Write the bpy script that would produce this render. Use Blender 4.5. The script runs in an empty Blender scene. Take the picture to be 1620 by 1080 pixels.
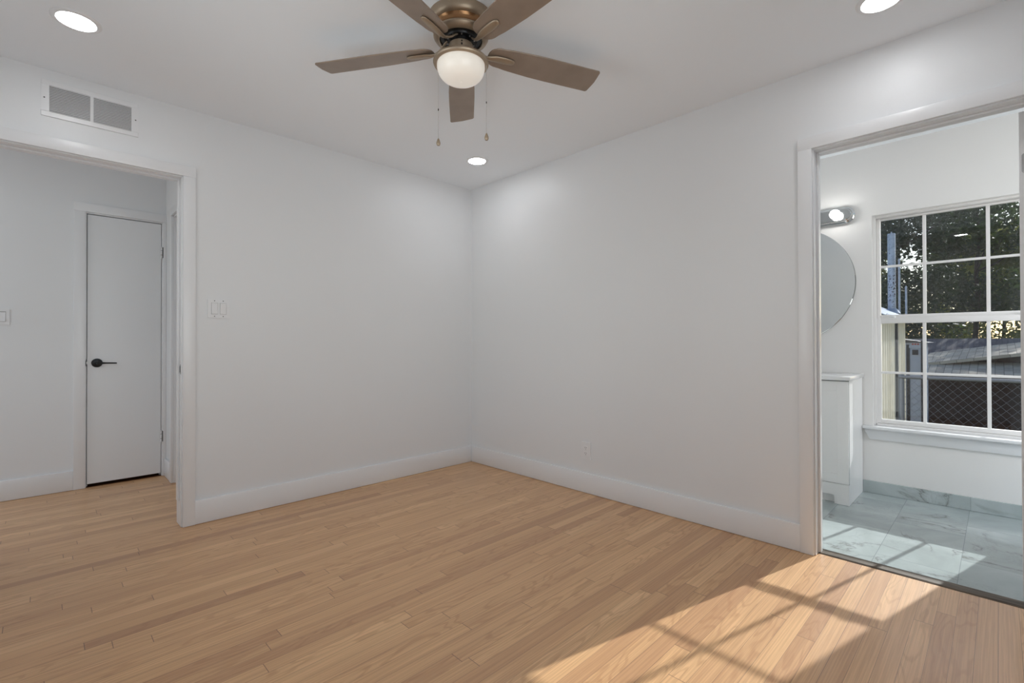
import bpy, bmesh, math, random
from mathutils import Vector, Matrix
R = math.radians
C = bpy.context.scene.collection
SC = bpy.context.scene

# ------------------------------------------------------------------ camera
FPX, PPX, PPY = 758.26, 806.59, 535.06
YAW, PITCH, ROLL = 0.7956, 0.0065, -0.0024
F = Vector((math.cos(PITCH) * math.cos(YAW), math.cos(PITCH) * math.sin(YAW), math.sin(PITCH)))
RT = Vector((math.sin(YAW), -math.cos(YAW), 0)); UP = RT.cross(F)
R2 = math.cos(ROLL) * RT + math.sin(ROLL) * UP
U2 = -math.sin(ROLL) * RT + math.cos(ROLL) * UP
cam = bpy.data.cameras.new('camera'); camo = bpy.data.objects.new('camera', cam); C.objects.link(camo)
cam.sensor_fit = 'HORIZONTAL'; cam.sensor_width = 36; cam.lens = 36 * FPX / 1620
cam.shift_x = (810 - PPX) / 1620; cam.shift_y = (PPY - 540) / 1620
cam.clip_start = 0.02; cam.clip_end = 200
M = Matrix((R2, U2, -F)).transposed().to_4x4(); M.translation = Vector((-2.7739, -3.326, 1.0729))
camo.matrix_world = M
SC.camera = camo

# ------------------------------------------------------------------ colour management
SC.view_settings.view_transform = 'Standard'; SC.view_settings.look = 'None'
SC.view_settings.gamma = 1; SC.view_settings.use_curve_mapping = False
SC.view_settings.exposure = 0.21
SC.cycles.max_bounces = 12; SC.cycles.diffuse_bounces = 8; SC.cycles.transparent_max_bounces = 24
SC.cycles.use_denoising = True
SC.cycles.sample_clamp_indirect = 6

# ------------------------------------------------------------------ sky and sun
W = bpy.data.worlds.new('world'); SC.world = W; W.use_nodes = True
wn = W.node_tree.nodes; wl = W.node_tree.links
bg = wn['Background']; sky = wn.new('ShaderNodeTexSky')
sky.sky_type = 'NISHITA'; sky.sun_disc = False; sky.sun_elevation = R(30.3); sky.sun_rotation = R(104)
wl.new(sky.outputs[0], bg.inputs[0]); bg.inputs[1].default_value = 0.16

SUN_DIR = Vector((-1, 0.257, -0.605)).normalized()
sl = bpy.data.lights.new('sun', 'SUN'); sl.energy = 5.0; sl.angle = R(0.53); sl.color = (1.0, 0.985, 0.965)
so = bpy.data.objects.new('sun', sl); C.objects.link(so); so.location = (8, -5, 8)
so.rotation_euler = SUN_DIR.to_track_quat('-Z', 'Y').to_euler()

def area(name, loc, direction, sx, sy, power, col=(1, 1, 1), spread=180):
    a = bpy.data.lights.new(name, 'AREA'); a.shape = 'RECTANGLE'; a.size = sx; a.size_y = sy
    a.energy = power; a.color = col; a.spread = R(spread)
    o = bpy.data.objects.new(name, a); C.objects.link(o); o.location = loc
    o.rotation_euler = Vector(direction).to_track_quat('-Z', 'Z').to_euler()
    return o
# added fill lamps at two windows behind the camera, in the hall and bathroom
area('fill_back', (-2.05, -3.80, 1.45), (0, 1, 0.5), 1.5, 1.3, 18, (0.955, 0.98, 1))
area('fill_west', (-3.36, -1.50, 1.45), (1, 0, 0.5), 1.3, 1.3, 14, (0.955, 0.98, 1))
area('fill_hall', (-4.75, 0.76, 1.3), (1, 0, 0.0), 1.0, 1.3, 6.5, (1, 0.99, 0.97))
area('fill_bath', (0.55, -4.62, 1.3), (0.55, 1, -.1), 0.6, 1.2, 12, (1, 0.985, 0.965))  # added lamp with no window here, lifts the vanity front

# ------------------------------------------------------------------ materials
def nt(m): return m.node_tree.nodes, m.node_tree.links
def mat(name, col, rough=0.5, metal=0.0, spec=0.5, bump=0, bscale=200, var=0, vscale=6):
    m = bpy.data.materials.new(name); m.use_nodes = True
    n, l = nt(m); b = n['Principled BSDF']
    b.inputs['Base Color'].default_value = (*col, 1); b.inputs['Roughness'].default_value = rough
    b.inputs['Metallic'].default_value = metal; b.inputs['Specular IOR Level'].default_value = spec
    tc = n.new('ShaderNodeTexCoord')
    if bump:
        t = n.new('ShaderNodeTexNoise'); t.inputs['Scale'].default_value = bscale; t.inputs['Detail'].default_value = 3
        l.new(tc.outputs['Object'], t.inputs['Vector'])
        bp = n.new('ShaderNodeBump'); bp.inputs['Strength'].default_value = bump; bp.inputs['Distance'].default_value = 0.002
        l.new(t.outputs['Fac'], bp.inputs['Height']); l.new(bp.outputs[0], b.inputs['Normal'])
    if var:
        t = n.new('ShaderNodeTexNoise'); t.inputs['Scale'].default_value = vscale; t.inputs['Detail'].default_value = 5
        l.new(tc.outputs['Object'], t.inputs['Vector'])
        r = n.new('ShaderNodeMapRange'); r.inputs[1].default_value = .3; r.inputs[2].default_value = .7
        r.inputs[3].default_value = 1 - var; r.inputs[4].default_value = 1 + var; l.new(t.outputs['Fac'], r.inputs[0])
        mx = n.new('ShaderNodeVectorMath'); mx.operation = 'SCALE'; mx.inputs[0].default_value = col
        l.new(r.outputs[0], mx.inputs['Scale']); l.new(mx.outputs[0], b.inputs['Base Color'])
    return m

def emit(name, col, strength):
    m = mat(name, col, 0.4); b = m.node_tree.nodes['Principled BSDF']
    b.inputs['Emission Color'].default_value = (*col, 1); b.inputs['Emission Strength'].default_value = strength
    return m

class G:
    """tiny node-graph helper"""
    def __init__(s, m): s.n, s.l = nt(m); s.b = s.n['Principled BSDF']
    def m(s, op, a, b=None, c=None):
        x = s.n.new('ShaderNodeMath'); x.operation = op
        for i, v in enumerate((a, b, c)):
            if v is None: continue
            if isinstance(v, (int, float)): x.inputs[i].default_value = v
            else: s.l.new(v, x.inputs[i])
        return x.outputs[0]
    def xyz(s, x, y, z=0.0):
        c = s.n.new('ShaderNodeCombineXYZ')
        for i, v in enumerate((x, y, z)):
            if isinstance(v, (int, float)): c.inputs[i].default_value = v
            else: s.l.new(v, c.inputs[i])
        return c.outputs[0]
    def white(s, v):
        w = s.n.new('ShaderNodeTexWhiteNoise'); w.noise_dimensions = '3D'; s.l.new(v, w.inputs['Vector']); return w.outputs['Value']
    def noise(s, v, scale=1, detail=4, rough=.5, dist=0):
        t = s.n.new('ShaderNodeTexNoise'); s.l.new(v, t.inputs['Vector']); t.inputs['Scale'].default_value = scale
        t.inputs['Detail'].default_value = detail; t.inputs['Roughness'].default_value = rough; t.inputs['Distortion'].default_value = dist
        return t.outputs['Fac']
    def ramp(s, v, stops, interp='LINEAR'):
        r = s.n.new('ShaderNodeValToRGB'); s.l.new(v, r.inputs[0]); r.color_ramp.interpolation = interp
        e = r.color_ramp.elements
        while len(e) < len(stops): e.new(0.5)
        for k, (p, c) in zip(e, stops):
            k.position = p; k.color = (*c, 1) if len(c) == 3 else c
        return r.outputs[0]
    def mix(s, f, a, b, mode='MIX'):
        x = s.n.new('ShaderNodeMix'); x.data_type = 'RGBA'; x.blend_type = mode
        for i, v in ((0, f), (6, a), (7, b)):
            if isinstance(v, (int, float)): x.inputs[i].default_value = v
            elif isinstance(v, tuple): x.inputs[i].default_value = (*v, 1)
            else: s.l.new(v, x.inputs[i])
        return x.outputs[2]
    def pos(s):
        tc = s.n.new('ShaderNodeTexCoord'); sp = s.n.new('ShaderNodeSeparateXYZ'); s.l.new(tc.outputs['Object'], sp.inputs[0])
        return tc.outputs['Object'], sp.outputs
    def bump(s, h, strength=.3, dist=.001):
        bp = s.n.new('ShaderNodeBump'); bp.inputs['Strength'].default_value = strength; bp.inputs['Distance'].default_value = dist
        s.l.new(h, bp.inputs['Height']); s.l.new(bp.outputs[0], s.b.inputs['Normal'])

def lin(r, g, b):
    f = lambda c: (c / 255 / 12.92) if c / 255 <= .04045 else ((c / 255 + .055) / 1.055) ** 2.4
    return (f(r), f(g), f(b))

def oak_floor():
    m = bpy.data.materials.new('oak_strip_floor'); m.use_nodes = True; g = G(m)
    o, (x, y, z) = g.pos()
    w = 0.0572
    ry = g.m('DIVIDE', y, w); row = g.m('FLOOR', ry); fy = g.m('FRACT', ry)
    r1 = g.white(g.xyz(row, 3.7)); r2 = g.white(g.xyz(row, 11.3))
    L = g.m('MULTIPLY_ADD', r2, 0.9, 0.75)
    rx = g.m('ADD', g.m('DIVIDE', x, L), g.m('MULTIPLY', r1, 9.0)); col = g.m('FLOOR', rx); fx = g.m('FRACT', rx)
    idv = g.white(g.xyz(row, col, 1.0)); id2 = g.white(g.xyz(row, col, 5.0)); id3 = g.white(g.xyz(row, col, 9.0))
    base = g.ramp(idv, [(0.0, lin(150, 119, 92)), (0.08, lin(166, 134, 104)), (0.2, lin(177, 146, 114)), (0.6, lin(182, 151, 118)), (0.9, lin(187, 157, 124)), (1.0, lin(195, 167, 134))])
    # broad tone drift along each board
    off = g.m('MULTIPLY', id2, 40.0)
    gx = g.m('ADD', x, off)
    drift = g.noise(g.xyz(g.m('MULTIPLY', gx, 1.3), g.m('MULTIPLY', y, 9.0), off), 1, 3)
    base = g.mix(g.ramp(drift, [(0.35, (0, 0, 0)), (0.75, (.6, .6, .6))]), base, lin(158, 124, 96))
    # straight pore grain
    gr = g.noise(g.xyz(g.m('MULTIPLY', gx, 2.6), g.m('MULTIPLY', y, 210.0), off), 1, 5, .6)
    base = g.mix(g.m('MULTIPLY', g.ramp(gr, [(0.42, (1, 1, 1)), (0.60, (0, 0, 0))]), 0.28), base, lin(112, 78, 54))
    # cathedral figure on some boards
    wob = g.noise(g.xyz(g.m('MULTIPLY', gx, 2.2), g.m('MULTIPLY', y, 12.0), off), 1, 2, .4)
    ring = g.m('SINE', g.m('ADD', g.m('MULTIPLY', wob, 62.0), g.m('MULTIPLY', g.m('ABSOLUTE', g.m('SUBTRACT', fy, .5)), 7.0)))
    ringm = g.ramp(g.m('MULTIPLY_ADD', ring, .5, .5), [(0.62, (0, 0, 0)), (0.95, (1, 1, 1))])
    cath = g.m('MULTIPLY', ringm, g.m('MULTIPLY', g.m('GREATER_THAN', id3, 0.5), 0.28))
    base = g.mix(cath, base, lin(128, 90, 60))
    # seams: hairline between rows (a few wider), ends
    dy = g.m('MULTIPLY', g.m('MINIMUM', fy, g.m('SUBTRACT', 1.0, fy)), w)
    sw = g.m('MULTIPLY_ADD', g.m('POWER', r2, 6.0), 0.0008, 0.0006)
    seam = g.m('LESS_THAN', dy, sw)
    dx = g.m('MULTIPLY', g.m('MINIMUM', fx, g.m('SUBTRACT', 1.0, fx)), L)
    end = g.m('LESS_THAN', dx, 0.0011)
    sm = g.m('MAXIMUM', g.m('MULTIPLY', seam, .55), g.m('MULTIPLY', end, .75))
    base = g.mix(sm, base, lin(62, 40, 26))
    # worn stains
    st = g.noise(o, 1.1, 5, .6)
    base = g.mix(g.m('MULTIPLY', g.ramp(st, [(0.60, (0, 0, 0)), (0.78, (1, 1, 1))]), 0.22), base, lin(120, 92, 70))
    base = g.mix(1.0, base, (1.60, 1.45, 1.20), 'MULTIPLY')
    g.l.new(base, g.b.inputs['Base Color'])
    g.b.inputs['Roughness'].default_value = .44; g.b.inputs['Specular IOR Level'].default_value = .7
    rr = g.m('MULTIPLY_ADD', g.noise(o, 14, 4), 0.14, 0.12)
    g.b.inputs['Coat Weight'].default_value = .38; g.l.new(rr, g.b.inputs['Coat Roughness'])
    hh = g.m('SUBTRACT', g.m('MULTIPLY', gr, .35), g.m('MULTIPLY', sm, 1.2))
    g.bump(hh, .35, .0006)
    return m

def marble(name='blue_marble_tile', wall=False):
    m = bpy.data.materials.new(name); m.use_nodes = True; g = G(m)
    o, (x, y, z) = g.pos()
    TY, TX = 0.305, 0.61
    if wall:
        ry = g.m('DIVIDE', g.m('ADD', y, 2.585), .61); row = g.m('FLOOR', ry); fy = g.m('FRACT', ry)
        col = row; fx = None; idv = g.xyz(row, 77.0)
    else:
        ry = g.m('DIVIDE', g.m('ADD', y, 2.58), TY); row = g.m('FLOOR', ry); fy = g.m('FRACT', ry)
        rx = g.m('ADD', g.m('DIVIDE', g.m('SUBTRACT', x, 0.44), TX), g.m('MULTIPLY', row, .3333)); col = g.m('FLOOR', rx); fx = g.m('FRACT', rx)
        idv = g.xyz(row, col)
    a = g.m('MULTIPLY', g.white(idv), 30.0)
    v = g.n.new('ShaderNodeVectorMath'); v.operation = 'ADD'; g.l.new(o, v.inputs[0]); g.l.new(g.xyz(a, a, a), v.inputs[1]); v = v.outputs[0]
    cl = g.noise(v, 2.6, 5, .55, .6)
    base = g.ramp(cl, [(0.25, lin(158, 168, 168)), (0.5, lin(176, 186, 186)), (0.75, lin(192, 201, 202))])
    n1 = g.noise(v, 1.5, 6, .58, 1.2)
    vein = g.ramp(g.m('ABSOLUTE', g.m('SUBTRACT', n1, .5)), [(0.0, (1, 1, 1)), (0.008, (.35, .35, .35)), (0.030, (0, 0, 0))])
    brk = g.ramp(g.noise(v, 3.3, 3), [(0.44, (0, 0, 0)), (0.60, (1, 1, 1))])
    base = g.mix(g.m('MULTIPLY', g.m('MULTIPLY', vein, brk), .75), base, lin(104, 103, 98))
    n2 = g.noise(v, 5.2, 8, .65, 1.4)
    vein2 = g.ramp(g.m('ABSOLUTE', g.m('SUBTRACT', n2, .48)), [(0.0, (1, 1, 1)), (0.02, (0, 0, 0))])
    base = g.mix(g.m('MULTIPLY', vein2, g.m('MULTIPLY', brk, .22)), base, lin(128, 130, 126))
    dy = g.m('MULTIPLY', g.m('MINIMUM', fy, g.m('SUBTRACT', 1.0, fy)), .61 if wall else TY)
    j = g.m('LESS_THAN', dy, .0011)
    if fx is not None:
        dx = g.m('MULTIPLY', g.m('MINIMUM', fx, g.m('SUBTRACT', 1.0, fx)), TX); j = g.m('MAXIMUM', j, g.m('LESS_THAN', dx, .0011))
    base = g.mix(g.m('MULTIPLY', j, .6), base, lin(120, 130, 132))
    g.l.new(base, g.b.inputs['Base Color']); g.b.inputs['Roughness'].default_value = .12
    g.bump(g.m('MULTIPLY', j, -1.0), .3, .001)
    return m

def wood_dark():
    m = bpy.data.materials.new('weathered_threshold_wood'); m.use_nodes = True; g = G(m)
    o, (x, y, z) = g.pos()
    n = g.noise(g.xyz(g.m('MULTIPLY', x, 160.0), g.m('MULTIPLY', y, 7.0), 0.0), 1, 5, .6)
    c = g.ramp(n, [(0.3, lin(44, 36, 28)), (0.5, lin(84, 72, 58)), (0.7, lin(118, 104, 88))])
    g.l.new(c, g.b.inputs['Base Color']); g.b.inputs['Roughness'].default_value = .6
    g.bump(n, .5, .001)
    return m

def shingle(name, c1, c2):
    m = bpy.data.materials.new(name); m.use_nodes = True; g = G(m)
    tc = g.n.new('ShaderNodeTexCoord'); b = g.n.new('ShaderNodeTexBrick')
    mp = g.n.new('ShaderNodeMapping'); g.l.new(tc.outputs['UV'], mp.inputs[0]); g.l.new(mp.outputs[0], b.inputs[0])
    b.inputs['Color1'].default_value = (*c1, 1); b.inputs['Color2'].default_value = (*c2, 1)
    b.inputs['Mortar'].default_value = (*[v * .35 for v in c1], 1); b.inputs['Scale'].default_value = 1
    b.inputs['Brick Width'].default_value = .30; b.inputs['Row Height'].default_value = .14; b.inputs['Mortar Size'].default_value = .006
    g.l.new(b.outputs[0], g.b.inputs['Base Color']); g.b.inputs['Roughness'].default_value = .9
    return m

def glass_pane(name='window_glass'):
    m = bpy.data.materials.new(name); m.use_nodes = True; n, l = nt(m)
    n.remove(n['Principled BSDF']); out = n['Material Output']
    tr = n.new('ShaderNodeBsdfTransparent'); tr.inputs[0].default_value = (.93, .95, .95, 1)
    gl = n.new('ShaderNodeBsdfGlossy'); gl.inputs['Roughness'].default_value = .0
    fr = n.new('ShaderNodeFresnel'); fr.inputs[0].default_value = 1.5
    mu = n.new('ShaderNodeMath'); mu.operation = 'MULTIPLY'; mu.inputs[1].default_value = 1.2; l.new(fr.outputs[0], mu.inputs[0])
    mx = n.new('ShaderNodeMixShader'); l.new(mu.outputs[0], mx.inputs[0]); l.new(tr.outputs[0], mx.inputs[1]); l.new(gl.outputs[0], mx.inputs[2])
    l.new(mx.outputs[0], out.inputs[0])
    return m

def leaf_mat(name, c, tcol):
    m = bpy.data.materials.new(name); m.use_nodes = True; n, l = nt(m); b = n['Principled BSDF']; out = n['Material Output']
    g = G(m); tc = n.new('ShaderNodeTexCoord')
    nz = g.noise(tc.outputs['Object'], 2.3, 3)
    col = g.mix(nz, tuple(v * .55 for v in c), tuple(min(1, v * 1.5) for v in c))
    l.new(col, b.inputs['Base Color']); b.inputs['Roughness'].default_value = .5
    t = n.new('ShaderNodeBsdfTranslucent'); t.inputs[0].default_value = (*tcol, 1)
    mx = n.new('ShaderNodeMixShader'); mx.inputs[0].default_value = .45
    l.new(b.outputs[0], mx.inputs[1]); l.new(t.outputs[0], mx.inputs[2]); l.new(mx.outputs[0], out.inputs[0])
    return m

MT = {}
MT['wall'] = mat('white_wall_paint', (.785, .80, .815), .42, bump=.06, bscale=160)
MT['wallb'] = mat('white_wall_paint_warmed', (.85, .84, .825), .42, bump=.06, bscale=160)  # same white paint, warmed in colour to offset bluish bathroom light
MT['ceil'] = mat('white_ceiling_paint', (.88, .92, .96), .7, bump=.06, bscale=160)
MT['trim'] = mat('white_semi_gloss_trim', (.815, .825, .84), .28)
MT['door'] = mat('white_door_paint', (.80, .815, .83), .35)
MT['cab'] = mat('white_cabinet_lacquer', (.94, .935, .925), .3)
MT['top'] = mat('white_quartz_top', (.88, .88, .88), .15)
MT['plastic'] = mat('white_plastic', (.80, .81, .825), .3)
MT['vinyl'] = mat('white_vinyl_window_frame', (.84, .83, .82), .35)
MT['bronze'] = mat('brushed_bronze', lin(166, 149, 129), .40, .7)
MT['orangebr'] = mat('polished_copper_bronze_band', lin(150, 112, 78), .25, .85)
MT['blade'] = mat('taupe_metallic_blade', lin(150, 134, 120), .38, .35, var=.10, vscale=9)
MT['bladeedge'] = mat('blade_edge', lin(140, 115, 92), .5)
MT['black'] = mat('black_motor_metal', (.012, .012, .012), .35, .4)
MT['screw'] = mat('steel_screw', (.6, .6, .6), .3, 1)
MT['frost'] = mat('frosted_opal_glass', lin(236, 229, 218), .28)
_b = MT['frost'].node_tree.nodes['Principled BSDF']; _b.inputs['Emission Color'].default_value = (1, .95, .87, 1); _b.inputs['Emission Strength'].default_value = .20  # faint glow added to lift the bowl's brightness
MT['darkmetal'] = mat('black_bronze_metal', (.022, .022, .023), .35, .6)
MT['nickel'] = mat('brushed_nickel', (.42, .42, .42), .3, .9)
MT['chrome'] = mat('polished_chrome', (.62, .62, .62), .12, 1)
MT['mirror'] = mat('silvered_mirror', (.86, .87, .87), .01, 1)
MT['mirredge'] = mat('mirror_edge', (.25, .26, .26), .3, .3)
MT['dark'] = mat('shadow_gap_dark', (.05, .05, .05), .9)
MT['slot'] = mat('outlet_slot_dark', (.10, .10, .10), .8)
MT['filter'] = mat('grey_air_filter', (.30, .30, .30), .9)
MT['lens'] = emit('led_lens', (.975, .985, 1), 36)
MT['bulb'] = emit('lit_vanity_bulb', (1, .98, .95), 18)
MT['oak'] = oak_floor(); MT['marble'] = marble(); MT['marblew'] = marble('blue_marble_base', True)
MT['thresh'] = wood_dark(); MT['glass'] = glass_pane()
MT['rawoak'] = mat('closet_floor_dark_oak', lin(92, 56, 30), .5)
MT['siding'] = mat('beige_corrugated_steel', lin(255, 243, 222), .5, var=.06)
MT['galv'] = mat('galvanised_steel', lin(168, 176, 190), .5, .3, var=.25, vscale=14)
MT['rustpipe'] = mat('rusty_galvanised_pipe', lin(176, 182, 196), .5, .3)
_g = G(MT['rustpipe']); _o, (_x, _y, _z) = _g.pos()
_n = _g.noise(_o, 38, 3, .6); _w = _g.ramp(_g.m('ABSOLUTE', _g.m('SUBTRACT', _z, .42)), [(0.0, (.10, .10, .10)), (.45, (0, 0, 0))])
_k = _g.ramp(_g.m('ADD', _n, _w), [(.655, (0, 0, 0)), (.675, (1, 1, 1))])
_c = _g.mix(_g.noise(_o, 16, 4), lin(120, 128, 144), lin(215, 220, 232)); _c = _g.mix(_k, _c, lin(64, 34, 36)); _g.l.new(_c, _g.b.inputs['Base Color'])
MT['pale'] = mat('pale_blue_lap_siding', lin(150, 160, 178), .6)
MT['navy'] = mat('dark_playhouse_trim', lin(38, 40, 48), .6)
MT['redp'] = mat('red_paint', lin(150, 60, 50), .6)
MT['brownw'] = mat('dark_brown_wood_wall', lin(60, 42, 36), .85, var=.25, vscale=3)
MT['fascia'] = mat('dark_fascia_board', lin(70, 66, 66), .7)
MT['shingA'] = shingle('grey_purple_shingles', lin(112, 104, 106), lin(90, 84, 90))
MT['shingB'] = shingle('tan_sunlit_shingles', lin(205, 190, 170), lin(168, 154, 138))  # tan brightened to stand in for sunlight the roof slope misses
MT['grass'] = mat('dry_grass_ground', lin(78, 80, 52), .95, var=.35, vscale=5)
MT['bark'] = mat('grey_brown_bark', lin(62, 52, 46), .95, var=.3, vscale=8)
MT['leafd'] = leaf_mat('backlit_green_leaves', lin(44, 56, 44), lin(58, 76, 34))  # dark tone carries the backlit look of the foliage
MT['leafo'] = leaf_mat('sunlit_olive_leaves', lin(84, 94, 50), lin(140, 146, 62))  # lighter olive tone carries sun shining through the leaves
MT['wire'] = mat('galvanised_wire', lin(120, 124, 132), .5, .5)
MT['tar'] = mat('leaf_litter_rust', lin(110, 72, 52), .95)
MT['masonry'] = mat('exterior_painted_wall', (.55, .54, .5), .8)

# ------------------------------------------------------------------ mesh helpers
def obj(name, bm, m, parent=None, smooth=None, kind=None, **tags):
    me = bpy.data.meshes.new(name); bmesh.ops.recalc_face_normals(bm, faces=bm.faces); bm.to_mesh(me); bm.free()
    for mm in (m if isinstance(m, (list, tuple)) else [m]): me.materials.append(mm)
    o = bpy.data.objects.new(name, me); C.objects.link(o)
    if smooth is not None:
        for p in me.polygons: p.use_smooth = True
        try:
            me.set_sharp_from_angle(angle=R(smooth))
        except Exception: pass
    if parent: o.parent = parent
    if kind: o['kind'] = kind
    for k, v in tags.items(): o[k] = v
    return o
def thing(name, label, cat, loc=(0, 0, 0), rotz=0, group=None):
    o = bpy.data.objects.new(name, None); C.objects.link(o); o.location = loc; o.rotation_euler = (0, 0, rotz)
    o.empty_display_size = .05; o['label'] = label; o['category'] = cat
    if group: o['group'] = group
    return o
def sempty(name, loc=(0, 0, 0)):
    o = bpy.data.objects.new(name, None); C.objects.link(o); o.location = loc; o.empty_display_size = .05; o['kind'] = 'structure'
    return o
def bm_new(): return bmesh.new()
def box(bm, x0, x1, y0, y1, z0, z1, bev=0, seg=2, mi=0):
    t = bmesh.new(); r = bmesh.ops.create_cube(t, size=1)
    for v in t.verts:
        v.co = Vector(((x0 + x1) / 2 + v.co.x * (x1 - x0), (y0 + y1) / 2 + v.co.y * (y1 - y0), (z0 + z1) / 2 + v.co.z * (z1 - z0)))
    if bev: bmesh.ops.bevel(t, geom=t.edges[:] , offset=bev, segments=seg, profile=.5, affect='EDGES', clamp_overlap=True)
    merge(bm, t, mi); return bm
def merge(bm, t, mi=0, mtx=None):
    if mtx is not None: t.transform(mtx)
    mp = {v: bm.verts.new(v.co) for v in t.verts}
    for f in t.faces:
        try:
            nf = bm.faces.new([mp[v] for v in f.verts]); nf.material_index = mi if mi else f.material_index; nf.smooth = f.smooth
        except ValueError: pass
    t.free()
def prism(bm, pts, axis, a, b, bev=0, mi=0, seg=2):
    """extrude polygon pts (2D) along axis from a to b"""
    t = bmesh.new()
    def P(p, c):
        if axis == 0: return Vector((c, p[0], p[1]))
        if axis == 1: return Vector((p[0], c, p[1]))
        return Vector((p[0], p[1], c))
    v0 = [t.verts.new(P(p, a)) for p in pts]; v1 = [t.verts.new(P(p, b)) for p in pts]
    n = len(pts); t.faces.new(v0); t.faces.new(list(reversed(v1)))
    for i in range(n): t.faces.new((v0[i], v1[i], v1[(i + 1) % n], v0[(i + 1) % n]))
    bmesh.ops.recalc_face_normals(t, faces=t.faces)
    if bev: bmesh.ops.bevel(t, geom=t.edges[:], offset=bev, segments=seg, profile=.5, affect='EDGES', clamp_overlap=True)
    merge(bm, t, mi); return bm
def lathe(bm, prof, cx=0, cy=0, cz=0, n=48, mi=0, axis=2, close=False):
    rings = []
    for r, z in prof:
        ring = []
        for i in range(n):
            a = 2 * math.pi * i / n
            p = (r * math.cos(a), r * math.sin(a), z)
            if axis == 0: p = (p[2], p[0], p[1])
            if axis == 1: p = (p[0], p[2], p[1])
            ring.append(bm.verts.new((cx + p[0], cy + p[1], cz + p[2])) if r > 1e-6 else None)
        if r <= 1e-6:
            p = (0, 0, z)
            if axis == 0: p = (z, 0, 0)
            if axis == 1: p = (0, z, 0)
            v = bm.verts.new((cx + p[0], cy + p[1], cz + p[2])); ring = [v] * n
        rings.append(ring)
    for A, B in zip(rings, rings[1:]):
        for i in range(n):
            q = []
            for v in (A[i], A[(i + 1) % n], B[(i + 1) % n], B[i]):
                if v not in q: q.append(v)
            if len(q) >= 3:
                try: f = bm.faces.new(q); f.material_index = mi
                except ValueError: pass
    return bm
def tube(bm, pts, rad, n=8, mi=0, caps=True):
    pts = [Vector(p) for p in pts]; rings = []
    rads = rad if isinstance(rad, (list, tuple)) else [rad] * len(pts)
    for i, p in enumerate(pts):
        d = (pts[min(i + 1, len(pts) - 1)] - pts[max(i - 1, 0)]).normalized()
        a = Vector((0, 0, 1)) if abs(d.z) < .95 else Vector((1, 0, 0))
        u = d.cross(a).normalized(); v = u.cross(d)
        rings.append([bm.verts.new(p + rads[i] * (math.cos(2 * math.pi * k / n) * u + math.sin(2 * math.pi * k / n) * v)) for k in range(n)])
    for A, B in zip(rings, rings[1:]):
        for k in range(n): f = bm.faces.new((A[k], A[(k + 1) % n], B[(k + 1) % n], B[k])); f.material_index = mi
    if caps:
        bm.faces.new(rings[0]).material_index = mi; bm.faces.new(list(reversed(rings[-1]))).material_index = mi
    return bm
def loft(bm, secs, n=12, mi=0):
    """secs: (centre, side vec, up vec, half width, half thick)"""
    rings = []
    for c, s, u, hw, ht in secs:
        rings.append([bm.verts.new(Vector(c) + Vector(s) * hw * math.cos(2 * math.pi * k / n) + Vector(u) * ht * math.sin(2 * math.pi * k / n)) for k in range(n)])
    for A, B in zip(rings, rings[1:]):
        for k in range(n): bm.faces.new((A[k], A[(k + 1) % n], B[(k + 1) % n], B[k])).material_index = mi
    bm.faces.new(rings[0]); bm.faces.new(list(reversed(rings[-1])))
    return bm
def dup(root, loc, rotz=None, label=None):
    r = root.copy(); C.objects.link(r); r.location = loc
    if rotz is not None: r.rotation_euler = (0, 0, rotz)
    if label: r['label'] = label
    for ch in list(root.children):
        c = ch.copy(); C.objects.link(c); c.parent = r
        for gch in ch.children:
            d = gch.copy(); C.objects.link(d); d.parent = c
    return r

H = 2.44
XW, YB = -3.12, -3.57          # west and back wall faces of the bedroom
# ------------------------------------------------------------------ floors
b = bm_new(); box(b, -5.0, 0.035, -4.3, 2.1, -.06, 0); obj('floor', b, MT['oak'], kind='structure')
b = bm_new(); box(b, 0.108, 1.60, -4.7, -1.1, -.06, 0.001); obj('floor_bathroom', b, MT['marble'], kind='structure')
b = bm_new(); prism(b, [(0.036, -.03), (0.036, .001), (0.044, .005), (0.098, .006), (0.107, .002), (0.107, -.03)], 1, -3.422, -2.683); obj('trim_threshold', b, MT['thresh'], kind='structure')

# ------------------------------------------------------------------ ceiling (one slab over all rooms)
b = bm_new(); box(b, -5.0, 1.60, -4.7, 2.1, H, H + .1); obj('ceiling', b, MT['ceil'], kind='structure')

# ------------------------------------------------------------------ walls
LJX, LJX2 = -2.189, -2.947      # left opening jamb faces
RJY, RJY2 = -2.680, -3.425      # right opening jamb faces
HJ = 2.034
b = bm_new()
box(b, LJX + .018, 0.0, 0, .12, 0, H); box(b, -5.0, LJX2 - .018, 0, .12, 0, H); box(b, LJX2 - .018, LJX + .018, 0, .12, HJ + .018, H)
obj('wall_left', b, MT['wall'], kind='structure')
b = bm_new()
box(b, 0, .12, RJY + .018, .12, 0, H); box(b, 0, .12, -4.3, RJY2 - .018, 0, H); box(b, 0, .12, RJY2 - .018, RJY + .018, HJ + .018, H)
obj('wall_right', b, MT['wall'], kind='structure')
# back wall with a window behind the camera
bw = (-2.80, -1.30, .80, 2.10)
b = bm_new()
box(b, XW - .12, bw[0], YB - .12, YB, 0, H); box(b, bw[1], 0, YB - .12, YB, 0, H); box(b, bw[0], bw[1], YB - .12, YB, 0, bw[2]); box(b, bw[0], bw[1], YB - .12, YB, bw[3], H)
obj('wall_back', b, MT['wall'], kind='structure')
ww = (-2.15, -.85, .80, 2.10)  # unseen west window, added to light the right wall
b = bm_new()
box(b, XW - .12, XW, YB, ww[0], 0, H); box(b, XW - .12, XW, ww[1], 0, 0, H); box(b, XW - .12, XW, ww[0], ww[1], 0, ww[2]); box(b, XW - .12, XW, ww[0], ww[1], ww[3], H)
obj('wall_west', b, MT['wall'], kind='structure')
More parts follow.
